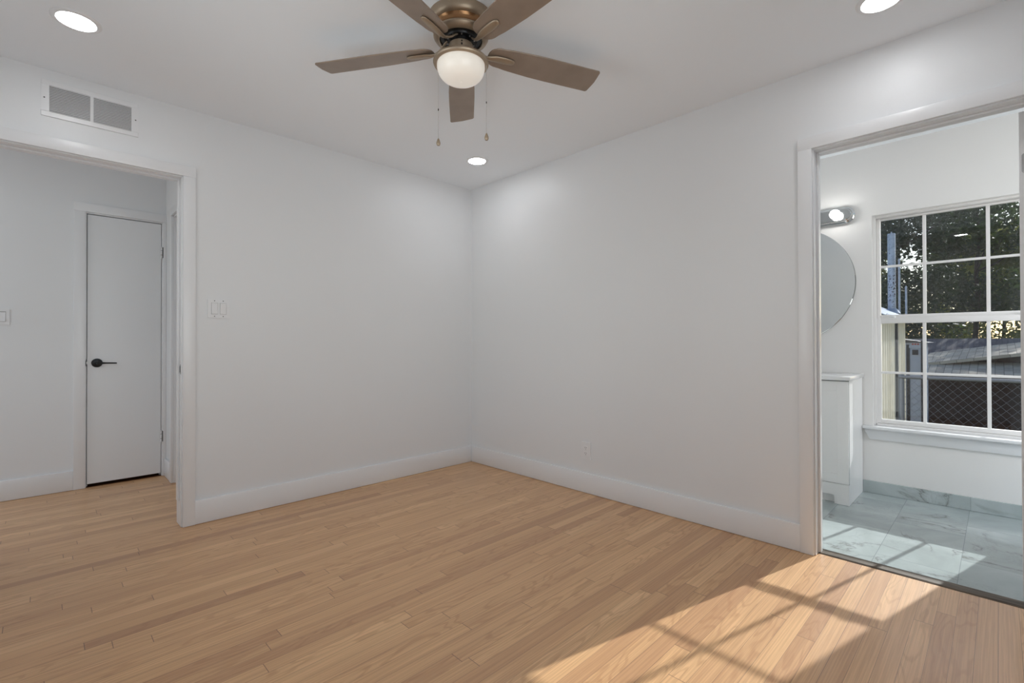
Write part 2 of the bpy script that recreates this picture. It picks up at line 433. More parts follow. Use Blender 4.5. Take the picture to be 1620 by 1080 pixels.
# hall: far wall with the linen-closet opening, end wall with a doorway
HY, HX = 1.40, -2.045
CX0, CX1, CZ = -2.530, -2.075, 2.030
b = bm_new()
box(b, -5.0, CX0 - .018, HY, HY + .12, 0, H); box(b, CX1 + .018, HX + .13, HY, HY + .12, 0, H); box(b, CX0 - .018, CX1 + .018, HY, HY + .12, CZ + .018, H)
obj('wall_hall', b, MT['wall'], kind='structure')
b = bm_new()
box(b, HX, HX + .12, 1.103, HY, 0, H); box(b, HX, HX + .12, .12, .303, 0, H); box(b, HX, HX + .12, .303, 1.103, CZ + .018, H)
obj('wall_hall_end', b, MT['wall'], kind='structure')
b = bm_new(); box(b, CX0 - .2, CX1 + .2, 2.0, 2.1, 0, H); box(b, CX0 - .12, CX0 - .02, HY + .12, 2.0, 0, H); box(b, CX1 + .02, CX1 + .12, HY + .12, 2.0, 0, H)
obj('wall_closet', b, MT['wall'], kind='structure')
# bathroom window wall
WX = 1.42
wo = (-3.555, -2.700, .475, 1.955)
b = bm_new()
box(b, WX, WX + .16, wo[1], -1.1, 0, H); box(b, WX, WX + .16, -4.7, wo[0], 0, H); box(b, WX, WX + .16, wo[0], wo[1], 0, wo[2]); box(b, WX, WX + .16, wo[0], wo[1], wo[3], H)
obj('wall_bathroom_window', b, MT['wallb'], kind='structure')
b = bm_new(); box(b, .12, WX, -1.2, -1.1, 0, H); obj('wall_bathroom_far', b, MT['wallb'], kind='structure')

# ------------------------------------------------------------------ baseboards
def bb(name, x0, x1, y0, y1, h=.14, m='trim'):
    b = bm_new(); box(b, x0, x1, y0, y1, 0.0015, h, .003, 2); return obj(name, b, MT[m], kind='structure', smooth=40)
bb('baseboard_left', -2.122, -.0155, -.0155, 0)
bb('baseboard_right', -.0155, 0, -2.612, -.0002)
bb('baseboard_west', XW, XW + .015, YB + .015, -.0155)
bb('baseboard_back', XW, -.0155, YB, YB + .015)
bb('baseboard_hall', -5.0, -2.601, HY - .0155, HY)
bb('baseboard_hall_end', HX - .0155, HX, 1.146, HY - .019)
b = bm_new(); box(b, WX - .010, WX, -4.6, -2.6425, 0.0015, .086, .0015, 1); obj('baseboard_bathroom', b, MT['marblew'], kind='structure')

# ------------------------------------------------------------------ door openings: casings and jambs
def casing(bm, axis, face, sgn, a0, a1, zt, w=.062, t=.018):
    """flat butt-jointed casing round an opening a0..a1 (a0<a1) on a wall whose face is at `face`"""
    f0, f1 = sorted((face, face + sgn * t))
    def bx(u0, u1, z0, z1):
        if axis == 0: box(bm, f0, f1, u0, u1, z0, z1, .002, 2)
        else: box(bm, u0, u1, f0, f1, z0, z1, .002, 2)
    bx(a0 - w, a0, 0.001, zt - .0003); bx(a1, a1 + w, 0.001, zt - .0003); bx(a0 - w, a1 + w, zt, zt + w - .002)
b = bm_new(); casing(b, 1, 0, -1, LJX2 - .006, LJX + .006, 2.040); t1 = obj('trim_1', b, MT['trim'], kind='structure', smooth=40)
b = bm_new(); casing(b, 0, 0, -1, RJY2 - .006, RJY + .006, 2.037); t2 = obj('trim_2', b, MT['trim'], kind='structure', smooth=40)
b = bm_new(); casing(b, 1, HY, -1, CX0 - .006, CX1 + .006, 2.040, w=.065)
# right leg is ripped narrow against the end wall: rebuild as narrower strip
b.free(); b = bm_new()
box(b, CX0 - .071, CX0 - .006, HY - .018, HY, .001, 2.0397, .002); box(b, CX1 + .006, HX - .0002, HY - .018, HY, .001, 2.0397, .002); box(b, CX0 - .071, HX - .0002, HY - .018, HY, 2.040, 2.101, .002)
obj('trim_3', b, MT['trim'], kind='structure', smooth=40)
b = bm_new()
box(b, HX - .018, HX, 1.091, 1.145, .001, 2.0397, .002); box(b, HX - .018, HX, .26, .315, .001, 2.0397, .002); box(b, HX - .018, HX, .26, 1.145, 2.040, 2.101, .002)
obj('trim_4', b, MT['trim'], kind='structure', smooth=40)
b = bm_new(); casing(b, 0, .12, 1, RJY2 - .006, RJY + .006, 2.037); obj('trim_5', b, MT['trim'], kind='structure', smooth=40)
b = bm_new(); casing(b, 1, .12, 1, LJX2 - .006, LJX + .006, 2.040, w=.055); obj('trim_6', b, MT['trim'], kind='structure', smooth=40)

def jamb(bm, axis, f0, f1, a0, a1, zt, s0, s1, st=.010, zs=0.001):
    """jamb boards + stop. f0..f1 wall depth, a0..a1 clear opening"""
    def bx(u0, u1, d0, d1, z0, z1, bev=.001):
        if axis == 0: box(bm, d0, d1, u0, u1, z0, z1, bev, 1)
        else: box(bm, u0, u1, d0, d1, z0, z1, bev, 1)
    bx(a0 - .0178, a0, f0, f1, .001, zt); bx(a1, a1 + .0178, f0, f1, .001, zt); bx(a0 - .0178, a1 + .0178, f0, f1, zt, zt + .0178)
    bx(a0, a0 + st, s0, s1, zs, zt, .0015); bx(a1 - st, a1, s0, s1, zs, zt, .0015); bx(a0 + st, a1 - st, s0, s1, zt - st, zt, .0015)
b = bm_new(); jamb(b, 1, 0, .12, LJX2, LJX, HJ, .045, .080, zs=.145); j1 = obj('trim_7', b, MT['trim'], kind='structure', smooth=40)
b = bm_new(); jamb(b, 0, 0, .12, RJY2, RJY, 2.031, .046, .080); j2 = obj('trim_8', b, MT['trim'], kind='structure', smooth=40)
b = bm_new(); jamb(b, 1, HY, HY + .12, CX0, CX1, CZ, HY + .040, HY + .075); j3 = obj('trim_9', b, MT['trim'], kind='structure', smooth=40)
b = bm_new(); jamb(b, 0, HX, HX + .12, .315, 1.085, CZ, HX + .04, HX + .075); obj('trim_10', b, MT['trim'], kind='structure', smooth=40)
# strike plate on the left opening's jamb
def rrect(w, h, r, n=6):
    pts = []
    for cx, cy, a0 in ((w - r, h - r, 0), (-w + r, h - r, 90), (-w + r, -h + r, 180), (w - r, -h + r, 270)):
        for k in range(n + 1):
            a = R(a0 + 90 * k / n); pts.append((cx + r * math.cos(a), cy + r * math.sin(a)))
    return pts
b = bm_new(); prism(b, [(.018 + p[0], .915 + p[1]) for p in rrect(.016, .0285, .013)], 0, LJX - .0015, LJX + .0005, mi=0)
sp = obj('strike_plate', b, MT['nickel'], j1, label='dark metal strike plate')
b = bm_new(); prism(b, [(.020 + p[0], .915 + p[1]) for p in rrect(.008, .018, .003)], 0, LJX - .0021, LJX - .0015); obj('latch_hole', b, MT['dark'], sp)
# bathroom door, swung open into the bathroom; only its hinge edge shows from the bedroom
d3 = sempty('door_3', (.1225, -3.3885, 0)); d3.rotation_euler = (0, 0, R(-4.5))
b = bm_new(); box(b, 0, .735, -.035, 0, .012, 2.018, .0015, 1); obj('door_slab', b, MT['door'], d3)
b = bm_new(); prism(b, [(-.0215 + p[0], 1.803 + p[1]) for p in rrect(.0140, .041, .010)], 0, -.0016, .0004)
hl = obj('hinge', b, MT['nickel'], d3, label='grey hinge leaf with rounded corners')
for dz in (-.026, 0, .026):
    b = bm_new(); tube(b, [(-.0024, -.0215 + (.005 if dz else -.005), 1.803 + dz), (-.0012, -.0215 + (.005 if dz else -.005), 1.803 + dz)], .0035, 10); obj('screw', b, MT['nickel'], hl)

# ------------------------------------------------------------------ linen closet door
d1 = sempty('door_1', (CX0, HY, 0))
b = bm_new(); box(b, .0045, CX1 - CX0 - .003, .002, .037, .024, 2.024, .0015, 1); slab = obj('door_slab', b, MT['door'], d1)
hd = bpy.data.objects.new('door_handle', None); C.objects.link(hd); hd.parent = d1; hd.location = (.060, 0, .920); hd.empty_display_size = .02
b = bm_new(); lathe(b, [(0, -.010), (.020, -.010), (.031, -.007), (.033, -.002), (.033, .0025)], axis=1, n=36)
obj('rosette', b, MT['darkmetal'], hd, smooth=40)
b = bm_new()
tube(b, [(0, -.008, 0), (0, -.045, 0), (.004, -.051, 0)], [.0105, .010, .009], 16)
loft(b, [((-.004, -.050, 0), (0, 1, 0), (0, 0, 1), .0085, .0095), ((.015, -.052, 0), (0, 1, 0), (0, 0, 1), .0075, .008), ((.05, -.052, -.001), (0, 1, 0), (0, 0, 1), .006, .0055), ((.108, -.050, -.003), (0, 1, 0), (0, 0, 1), .006, .005), ((.112, -.049, -.003), (0, 1, 0), (0, 0, 1), .003, .003)])
obj('lever', b, MT['darkmetal'], hd, smooth=40)
for z in (1.794, .319):
    hb = bm_new(); cxh = CX1 - CX0 - .002
    tube(hb, [(cxh, -.006, z - .046), (cxh, -.006, z + .046)], .0055, 12)
    box(hb, cxh - .014, cxh - .001, -.001, .002, z - .045, z + .045)
    ho = obj('hinge', hb, MT['plastic'], d1, smooth=40)
    hb = bm_new()
    for dz in (-.018, .018): tube(hb, [(cxh, -.006, z + dz - .0012), (cxh, -.006, z + dz + .0012)], .0060, 12)
    box(hb, cxh + .006, cxh + .010, -.0185, -.0165, z - .042, z + .042)
    obj('hinge_knuckle_gap', hb, MT['dark'], ho)
b = bm_new(); prism(b, [(.010 + p[0], .922 + p[1]) for p in rrect(.012, .028, .004)], 0, -.0012, .0008); sk = obj('strike_plate', b, MT['darkmetal'], d1)
# extended lip of the strike, wraps to the casing edge
b = bm_new(); box(b, -.0035, -.001, -.006, .010, .902, .940); obj('strike_lip', b, MT['darkmetal'], sk)
b = bm_new(); box(b, .0005, .0045, .008, .020, .912, .930); obj('latch_bolt', b, MT['chrome'], d1)
b = bm_new(); box(b, CX0, CX1, HY + .002, 2.0, .0004, .0012); obj('trim_closet_floor', b, MT['rawoak'], kind='structure')
# doorway at the hall end, closed with a slab
d2 = sempty('door_2', (HX, .315, 0))
b = bm_new(); box(b, .078, .113, .003, .767, .015, 2.026, .0015, 1); obj('door_slab', b, MT['door'], d2)

# ------------------------------------------------------------------ windows
def dh_window(idx, face_x, oy0, oy1, z0, z1, mun_y, mun_z_low, mun_z_up, rail):
    w = sempty('window_%d' % idx, (0, 0, 0)); x = face_x
    # outer frame
    b = bm_new()
    box(b, x, x + .085, oy0, oy0 + .012, z0, z1, .0015, 1); box(b, x, x + .085, oy1 - .012, oy1, z0, z1, .0015, 1)
    box(b, x, x + .085, oy0 + .012, oy1 - .012, z1 - .012, z1, .0015, 1); box(b, x, x + .085, oy0 + .012, oy1 - .012, z0, z0 + .014, .0015, 1)
    box(b, x + .000, x + .012, oy0 + .012, oy0 + .018, z0, z1, .001, 1); box(b, x + .000, x + .012, oy1 - .018, oy1 - .012, z0, z1, .001, 1)
    obj('window_frame', b, MT['vinyl'], w)
    def sash(name, sx, zb, zt, gz0, gz1, st, munz, latches):
        b = bm_new(); a0, a1 = oy0 + .0135, oy1 - .0135
        box(b, sx, sx + .030, a0, a0 + st, zb, zt, .003, 2); box(b, sx, sx + .030, a1 - st, a1, zb, zt, .003, 2)
        box(b, sx, sx + .030, a0 + st, a1 - st, zb, gz0, .003, 2); box(b, sx, sx + .030, a0 + st, a1 - st, gz1, zt, .003, 2)
        s = obj(name, b, MT['vinyl'], w, smooth=40)
        b = bm_new()
        for my in mun_y: box(b, sx + .008, sx + .022, my - .0095, my + .0095, gz0 - .001, gz1 + .001, .002, 1)
        box(b, sx + .0085, sx + .0215, a0 + st, a1 - st, munz - .008, munz + .008, .002, 1)
        obj('muntin_bars', b, MT['vinyl'], s)
        b = bm_new(); box(b, sx + .0135, sx + .0165, a0 + st - .004, a1 - st + .004, gz0 - .004, gz1 + .004); obj('glass_pane', b, MT['glass'], s)
        for ly in latches:
            b = bm_new(); box(b, sx + .004, sx + .028, ly - .032, ly + .032, zt, zt + .003, .001, 1)
            tube(b, [(sx + .014, ly, zt + .002), (sx + .014, ly, zt + .010)], .008, 12)
            loft(b, [((sx + .014, ly - .006, zt + .009), (1, 0, 0), (0, 0, 1), .005, .003), ((sx + .010, ly + .020, zt + .012), (1, 0, 0), (0, 0, 1), .004, .003), ((sx + .006, ly + .030, zt + .011), (1, 0, 0), (0, 0, 1), .003, .002)])
            obj('sash_lock', b, MT['plastic'], s, smooth=40)
        return s
    zl0, zl1, zu0, zu1 = rail
    sash('lower_sash', x + .010, z0 + .015, zl1, z0 + .044, zl0, .029, mun_z_low, [oy1 - .115, oy0 + .115])
    sash('upper_sash', x + .048, zu0, z1 - .0135, zu1, z1 - .0145 - .012, .022, mun_z_up, [])
    return w
dh_window(1, WX + .045, wo[0], wo[1], wo[2], wo[3], (-2.974, -3.281), .848, 1.598, (1.193, 1.231, 1.222, 1.255))
# stool and apron
b = bm_new()
box(b, WX - .052, WX + .046, wo[0] - .053, wo[1] + .053, .455, .4755, .004, 2)
obj('trim_11', b, MT['trim'], kind='structure', smooth=40)
b = bm_new(); ya, yb = wo[1] + .045, wo[0] - .045
prism(b, [(ya, .4545), (ya - .004, .430), (ya - .030, .381), (yb + .030, .381), (yb + .004, .430), (yb, .4545)], 0, WX - .016, WX, .0015)
obj('trim_12', b, MT['trim'], kind='structure', smooth=40)

def plain_window(idx, axis, face, a0, a1, z0, z1):
    """slider with two sashes in an outside wall; depth runs away from the room"""
    w = sempty('window_%d' % idx)
    def bx(bm, u0, u1, d0, d1, za, zb, bev=.0015):
        if axis == 0: box(bm, face - d1, face - d0, u0, u1, za, zb, bev, 1)
        else: box(bm, u0, u1, face - d1, face - d0, za, zb, bev, 1)
    b = bm_new(); bx(b, a0, a0 + .04, .03, .09, z0, z1); bx(b, a1 - .04, a1, .03, .09, z0, z1); bx(b, a0 + .04, a1 - .04, .03, .09, z0, z0 + .04); bx(b, a0 + .04, a1 - .04, .03, .09, z1 - .04, z1)
    bx(b, (a0 + a1) / 2 - .02, (a0 + a1) / 2 + .02, .035, .085, z0 + .04, z1 - .04)
    obj('window_frame', b, MT['vinyl'], w)
    b = bm_new(); bx(b, a0 + .04, a1 - .04, .058, .062, z0 + .04, z1 - .04, 0); obj('glass_pane', b, MT['glass'], w)
    b = bm_new(); bx(b, a0 - .05, a1 + .05, -.03, .03, z0 - .02, z0 - .0005); obj('window_sill', b, MT['trim'], w)
plain_window(2, 1, YB, *bw); plain_window(3, 0, XW, *ww)

# ------------------------------------------------------------------ air vent over the left opening
v = thing('air_vent', 'white two-panel louvred return air grille high on the left wall above the hall opening', 'vent', (-2.5825, 0, 2.2955))
w2, h2 = .1925, .091
b = bm_new(); m4 = [(-.1625, -.0080), (.0055, .1625)]
box(b, -w2, w2, -.006, 0, h2 - .025, h2, .001, 1); box(b, -w2, w2, -.006, 0, -h2, -h2 + .025, .001, 1)
box(b, -w2, m4[0][0], -.006, 0, -h2 + .025, h2 - .025, 0); box(b, m4[0][1], m4[1][0], -.006, 0, -h2 + .025, h2 - .025, 0); box(b, m4[1][1], w2, -.006, 0, -h2 + .025, h2 - .025, 0)
fr = obj('vent_frame', b, MT['plastic'], v)
for sx in (-w2 + .012, w2 - .012):
    b = bm_new(); lathe(b, [(0, -.0075), (.003, -.007), (.0035, -.006)], sx, 0, 0, 12, axis=1); obj('screw', b, MT['slot'], fr)
b = bm_new(); box(b, -.1625, .1625, -.0006, -.0001, -.066, .066); obj('vent_filter', b, MT['filter'], v)
for a0, a1 in m4:
    b = bm_new(); n = 17
    for i in range(n):
        z = -.062 + i * .132 / n
        prism(b, [(-.0058, z - .0018), (-.0050, z - .0022), (-.0012, z + .0026), (-.0018, z + .0034)], 0, a0, a1)
    obj('louvre_panel', b, MT['plastic'], v)

# ------------------------------------------------------------------ switches and outlet
def plate(bm, w, h, t=.006):
    tt = bmesh.new(); pr = bm_new(); prism(pr, rrect(w, h, .004, 3), 1, -t, 0); merge(bm, pr)
sw = thing('light_switch', 'white double rocker light switch plate on the wall beside the hall opening', 'light switch', (-1.9985, 0, 1.2765))
b = bm_new(); plate(b, .0585, .0555); pl = obj('switch_plate', b, MT['plastic'], sw)
for sx in (-.0225, .0235):
    for sz in (-.047, .047):
        b = bm_new(); lathe(b, [(0, -.0072), (.0025, -.007), (.003, -.006)], sx, 0, sz, 10, axis=1); obj('screw', b, MT['slot'], pl)
for sx, sg in ((-.0225, 1), (.0235, -1)):
    b = bm_new(); box(b, sx - .0178, sx + .0178, -.0068, -.0055, -.0348, .0348); fr = obj('rocker_surround', b, mat('switch_gap', (.45, .45, .45), .6), sw)
    b = bm_new(); s = .0022 * sg
    prism(b, [(-.0066, -.033), (-.0100 - s, -.033), (-.0088, 0), (-.0100 + s, .033), (-.0066, .033)], 0, sx - .0162, sx + .0162, .0006, seg=1)
    obj('rocker', b, MT['plastic'], sw)
hs = thing('light_switch', 'white single rocker light switch on the far hall wall, at the left edge', 'light switch', (-2.959, HY, 1.251))
b = bm_new(); plate(b, .035, .057); obj('switch_plate', b, MT['plastic'], hs)
b = bm_new(); box(b, -.0178, .0178, -.0068, -.0055, -.0348, .0348); obj('rocker_surround', b, bpy.data.materials['switch_gap'], hs)
b = bm_new(); prism(b, [(-.0066, -.033), (-.0117, -.033), (-.0080, 0), (-.0066, .033)], 0, -.0162, .0162, .0006, seg=1); obj('rocker', b, MT['plastic'], hs)

ot = thing('wall_outlet', 'white duplex electrical outlet low on the right wall above the baseboard', 'outlet', (0, -1.2695, .297), -math.pi / 2)
b = bm_new(); plate(b, .0395, .061); pl = obj('outlet_plate', b, MT['plastic'], ot)
for dz in (-.0195, .0195):
    b = bm_new(); prism(b, [(p[0], dz + p[1]) for p in rrect(.0165, .0145, .011)], 1, -.0078, -.0055, .0004, seg=1); rc = obj('receptacle', b, MT['plastic'], ot)
    b = bm_new()
    box(b, -.0075, -.0052, -.0083, -.0077, dz - .001, dz + .0075); box(b, .0052, .0075, -.0083, -.0077, dz, dz + .0070)
    lathe(b, [(0, -.0083), (.0024, -.0083), (.0024, -.0077)], 0, 0, dz - .0075, 10, axis=1)
    obj('slot', b, MT['slot'], rc)
b = bm_new(); lathe(b, [(0, -.0075), (.0025, -.007), (.003, -.006)], 0, 0, 0, 10, axis=1); obj('screw', b, MT['screw'], pl)

# small scuff left on the left wall near the corner
# ------------------------------------------------------------------ recessed lights
dl = thing('recessed_light', 'round recessed ceiling light nearest the far corner of the room', 'ceiling light', (-.419, -.573, H), group=None)
b = bm_new(); lathe(b, [(.0635, -.004), (.066, -.007), (.078, -.006), (.084, -.002), (.0845, 0)], n=64); obj('light_trim', b, MT['plastic'], dl, smooth=50)
b = bm_new(); lathe(b, [(0, -.0045), (.0640, -.0045), (.0640, -.001), (0, -.001)], n=64); obj('light_lens', b, MT['lens'], dl, smooth=50)
dup(dl, (-2.668, -.592, H), label='round recessed ceiling light above the hall opening and air vent')
dup(dl, (-.365, -3.003, H), label='round recessed ceiling light near the bathroom doorway, cut by the top of the photo')
for i, (x, y) in enumerate([(-3.6, .76)]): dup(dl, (x, y, H), label='round recessed ceiling light in the hall')
dup(dl, (-2.668, -2.99, H), label='round recessed ceiling light behind the photographer')
dup(dl, (.50, -2.85, H), label='added round recessed ceiling light brightening the bathroom')  # unseen lamp, added and placed to brighten the vanity front

# ------------------------------------------------------------------ ceiling fan
FX, FY = -1.502, -1.736
fan = thing('ceiling_fan', 'bronze five-blade hugger ceiling fan with a frosted bowl light and two pull chains', 'ceiling fan', (FX, FY, 0))
def part(name, prof, m, parent=None, n=64, sm=35):
    b = bm_new(); lathe(b, prof, n=n); return obj(name, b, m, parent or fan, smooth=sm)
hsng = part('motor_housing', [(.136, H), (.137, 2.428), (.134, 2.414), (.129, 2.404), (.122, 2.400), (.116, 2.399)], MT['bronze'])
part('housing_band', [(.117, 2.400), (.111, 2.392), (.108, 2.382), (.109, 2.372), (.111, 2.369)], MT['orangebr'], hsng)
part('housing_rim', [(.108, 2.372), (.1155, 2.369), (.116, 2.362), (.110, 2.353), (.100, 2.3475), (.091, 2.3455), (.089, 2.3475), (.090, 2.37)], MT['bronze'], hsng)
rot = part('motor', [(.0, 2.376), (.086, 2.374), (.087, 2.352), (.070, 2.350), (.066, 2.344), (.046, 2.343), (.044, 2.326), (0, 2.326)], MT['black'])
for k in range(10):
    b = bm_new(); a = 2 * math.pi * (k + .5) / 10; lathe(b, [(0, 2.3395), (.003, 2.3405), (.0032, 2.3455)], .058 * math.cos(a), .058 * math.sin(a), 0, 10)
    obj('screw', b, MT['screw'], rot)
sh = part('switch_housing', [(0, 2.3295), (.047, 2.3295), (.051, 2.327), (.0515, 2.286), (.049, 2.284)], MT['bronze'])
for az, zz, rr in ((235, 2.318, .003), (235, 2.306, .004), (235, 2.292, .003), (20, 2.318, .003)):
    d = Vector((math.cos(R(az)), math.sin(R(az)), 0)); c = d * .0515; b = bm_new()
    tube(b, [c - d * .002 + Vector((0, 0, zz)), c + d * .002 + Vector((0, 0, zz))], rr, 10)
    obj('screw', b, MT['darkmetal'], sh)
ring = part('light_kit_ring', [(.045, 2.2865), (.062, 2.284), (.085, 2.277), (.104, 2.268), (.1155, 2.259), (.1175, 2.252), (.115, 2.246), (.104, 2.243), (.100, 2.246), (.099, 2.262)], MT['bronze'])
dome = [(.1005, 2.2455)]
for k in range(1, 25):
    a = R(90 * k / 24); dome.append((.1012 * math.cos(a) ** .62 if k < 24 else 0, 2.238 - .066 * math.sin(a) ** 1.0))
gb = part('glass_bowl', dome, MT['frost'], sm=60)
part('finial_mark', [(.0045, 2.1725), (.004, 2.1708), (0, 2.1704)], MT['frost'], gb, n=16)

# blades: root and tip outline in (u = out along blade, v = across)
def blade_outline():
    pts = []
    hw = lambda u: .050 + .0165 * min(1, max(0, (u - .15) / .22)) ** .7
    for k in range(0, 13):     # root, rounded, from +v side over u=min to -v side
        a = R(90 - 180 * k / 12); c = math.cos(a); s = math.sin(a)
        pts.append((.190 - .068 * abs(c) ** .75, (.053) * (abs(s) ** .8) * (1 if s >= 0 else -1)))
    us = [.22, .27, .34, .42, .50, .58, .63]
    low = [(u, -hw(u)) for u in us]
    tip = []
    def arc(cx, cy, r, a0, a1, n=5): return [(cx + r * math.cos(R(a0 + (a1 - a0) * k / n)), cy + r * math.sin(R(a0 + (a1 - a0) * k / n))) for k in range(n + 1)]
    tip += arc(.648, -.055, .0118, -90, -8); tip += [(.6625, -.03), (.6655, 0), (.6625, .03)]; tip += arc(.648, .055, .0118, 8, 90)
    up = [(u, hw(u)) for u in reversed(us)]
    return pts + low + tip + up
OUT = blade_outline()
PA, PH0, ZB = -0.2146, 0.8879, 2.3147
blade_me = None
def blade_matrix(): return Matrix.Rotation(PA, 4, 'X')
for k in range(5):
    if k == 0:
        b = bm_new(); prism(b, OUT, 2, -.003, .003, .0012, seg=1)
        bl = obj('fan_blade', b, [MT['blade']], fan); blade0 = bl
        b = bm_new(); n = 18; secs = []
        # curved arm from the motor flange, down and out, then the tongue lying under the blade (blade frame)
        path = [(.054, .012, .030, .0075, .004), (.064, .012, .024, .0080, .005), (.078, .011, .010, .0078, .0055), (.096, .007, -.003, .0078, .0055),
                (.116, .003, -.011, .0085, .006), (.138, .000, -.0115, .0135, .0065), (.158, 0, -.009, .0165, .006), (.190, 0, -.0085, .0175, .0055),
                (.215, 0, -.008, .0170, .0055), (.236, 0, -.0075, .0140, .005), (.244, 0, -.007, .0090, .004), (.247, 0, -.0065, .003, .002)]
        secs = [((u, v_, z), (0, 1, 0), (0, 0, 1), hw, ht) for u, v_, z, hw, ht in path]
        loft(b, secs, 16); ir = obj('blade_iron', b, MT['bronze'], bl, smooth=50); iron0 = ir
        scr = []
        for u in (.17, .225):
            b = bm_new(); lathe(b, [(.004, .003), (.0035, .0045), (0, .0050)], u, 0, 0, 10); scr.append(obj('screw', b, MT['screw'], bl, smooth=50))
    else:
        bl = blade0.copy(); C.objects.link(bl); bl.parent = fan
        for ch in (iron0, *scr): c = ch.copy(); C.objects.link(c); c.parent = bl
    bl.matrix_local = Matrix.Translation((0, 0, ZB)) @ Matrix.Rotation(PH0 + k * math.radians(72), 4, 'Z') @ Matrix.Rotation(PA, 4, 'X')
# pull chains
for off, ztop, zc, zf in ((-.0965, 2.249, 2.056, 1.934), (.1075, 2.249, 2.086, 1.956)):
    p = Vector((RT.x * off, RT.y * off, 0))
    b = bm_new(); n = int((ztop - zf) / .0042)
    tube(b, [(p.x, p.y, ztop), (p.x, p.y, zf)], .0006, 6)
    for i in range(n):
        z = ztop - (i + .5) * (ztop - zf) / n
        bmesh.ops.create_icosphere(b, subdivisions=1, radius=.0014, matrix=Matrix.Translation((p.x, p.y, z)))
    ch = obj('pull_chain', b, MT['screw'], fan)
    b = bm_new(); lathe(b, [(0, zc + .004), (.002, zc + .004), (.0022, zc - .004), (0, zc - .004)], p.x, p.y, 0, 10); obj('chain_connector', b, MT['darkmetal'], ch)
    b = bm_new(); lathe(b, [(0, zf), (.0025, zf - .001), (.0055, zf - .008), (.0085, zf - .018), (.0085, zf - .024), (.006, zf - .030), (0, zf - .0315)], p.x, p.y, 0, 20); obj('chain_fob', b, MT['bronze'], ch, smooth=50)

# ------------------------------------------------------------------ bathroom vanity, mirror, light bar
VY0, VY1 = -2.642, -1.728
vn = thing('bathroom_vanity', 'white shaker bathroom vanity cabinet with footed base under the round mirror', 'vanity', (.965, VY0, 0))
D = .445; Wv = VY1 - VY0
b = bm_new()
box(b, .018, D, 0, .018, .002, .8125, .001, 1); box(b, .018, D, Wv - .018, Wv, .002, .8125, .001, 1); box(b, D - .012, D, .018, Wv - .018, .06, .8125)
box(b, .018, D - .012, .018, Wv - .018, .075, .095); box(b, .0185, .06, .018, Wv - .018, .79, .8125)
obj('cabinet_body', b, MT['cab'], vn)
b = bm_new()   # footed base rail, rounded inner corners
pts = [(0.0, .002), (.082, .002), (.082, .048), (.0835, .053), (.0875, .0575), (.093, .059)]
pts2 = [(Wv - p[0], p[1]) for p in reversed(pts)]
prism(b, pts + pts2 + [(Wv, .1355), (0, .1355)], 0, 0, .018, .0008, seg=1); obj('base_rail', b, MT['cab'], vn)
b = bm_new(); box(b, .040, .052, .018, Wv - .018, .002, .075); obj('toe_kick', b, MT['cab'], vn)
def shaker(y0, y1, z0, z1, s=.062):
    b = bm_new(); box(b, -.001, .017, y0, y0 + s, z0, z1, .0008, 1); box(b, -.001, .017, y1 - s, y1, z0, z1, .0008, 1)
    box(b, -.001, .017, y0 + s, y1 - s, z0, z0 + s, .0008, 1); box(b, -.001, .017, y0 + s, y1 - s, z1 - s, z1, .0008, 1)
    box(b, .002, .015, y0 + s, y1 - s, z0 + s, z1 - s)
    return b
for y0, y1 in ((.002, Wv / 2 - .0015), (Wv / 2 + .0015, Wv - .002)):
    dd = obj('cabinet_door', shaker(y0, y1, .1385, .8065), MT['cab'], vn)
b = bm_new(); box(b, -.014, D, -.011, Wv + .011, .8128, .838, .0015, 2); obj('vanity_top', b, MT['top'], vn, smooth=40)
b = bm_new(); box(b, .017, .0185, .001, Wv - .001, .130, .812); obj('door_gap', b, MT['dark'], vn)

mr = thing('round_mirror', 'large round frameless wall mirror above the white vanity', 'mirror', (WX, -2.169, 1.502))
b = bm_new(); lathe(b, [(0, -.010), (.4365, -.010), (.4385, -.0095)], n=128, axis=0); obj('mirror_glass', b, MT['mirror'], mr)
b = bm_new(); lathe(b, [(.4385, -.0096), (.4400, -.009), (.4400, -.0005)], n=128, axis=0); obj('mirror_edge', b, MT['mirredge'], mr, smooth=40)

lb = thing('vanity_light', 'chrome oblong bathroom light bar with lit round bulbs above the round mirror', 'wall light', (WX, -2.156, 1.985))
HL, HH = .452, .062
def stadium(hl, hh, n=16):
    return [(hl - hh + hh * math.cos(R(-90 + 180 * k / n)), hh * math.sin(R(-90 + 180 * k / n))) for k in range(n + 1)] + \
           [(-hl + hh + hh * math.cos(R(90 + 180 * k / n)), hh * math.sin(R(90 + 180 * k / n))) for k in range(n + 1)]
b = bm_new()
steps = [(0.0, .022), (.012, .022), (.013, 0.0), (.022, 0.0), (.026, .004), (.030, .010), (.032, .014), (.046, .018), (.050, .024), (.050, .0600)]
rings = []
for d_, ins in steps:
    ins = min(ins, HH - .002)
    rings.append([b.verts.new((-d_, p[0], p[1])) for p in stadium(HL - ins, HH - ins)])
for A, B_ in zip(rings, rings[1:]):
    for i in range(len(A)): b.faces.new((A[i], A[(i + 1) % len(A)], B_[(i + 1) % len(A)], B_[i]))
b.faces.new(rings[-1])
obj('light_canopy', b, MT['chrome'], lb, smooth=30)
for yy in (-.345, 0, .345):
    b = bm_new(); lathe(b, [(.022, -.049), (.022, -.064), (.019, -.067), (0, -.067)], 0, yy, 0, 24, axis=0); so_ = obj('bulb_socket', b, MT['chrome'], lb, smooth=40)
    b = bm_new(); bmesh.ops.create_uvsphere(b, u_segments=24, v_segments=16, radius=.033, matrix=Matrix.Translation((-.094, yy, 0))); obj('bulb', b, MT['bulb'], so_, smooth=80)

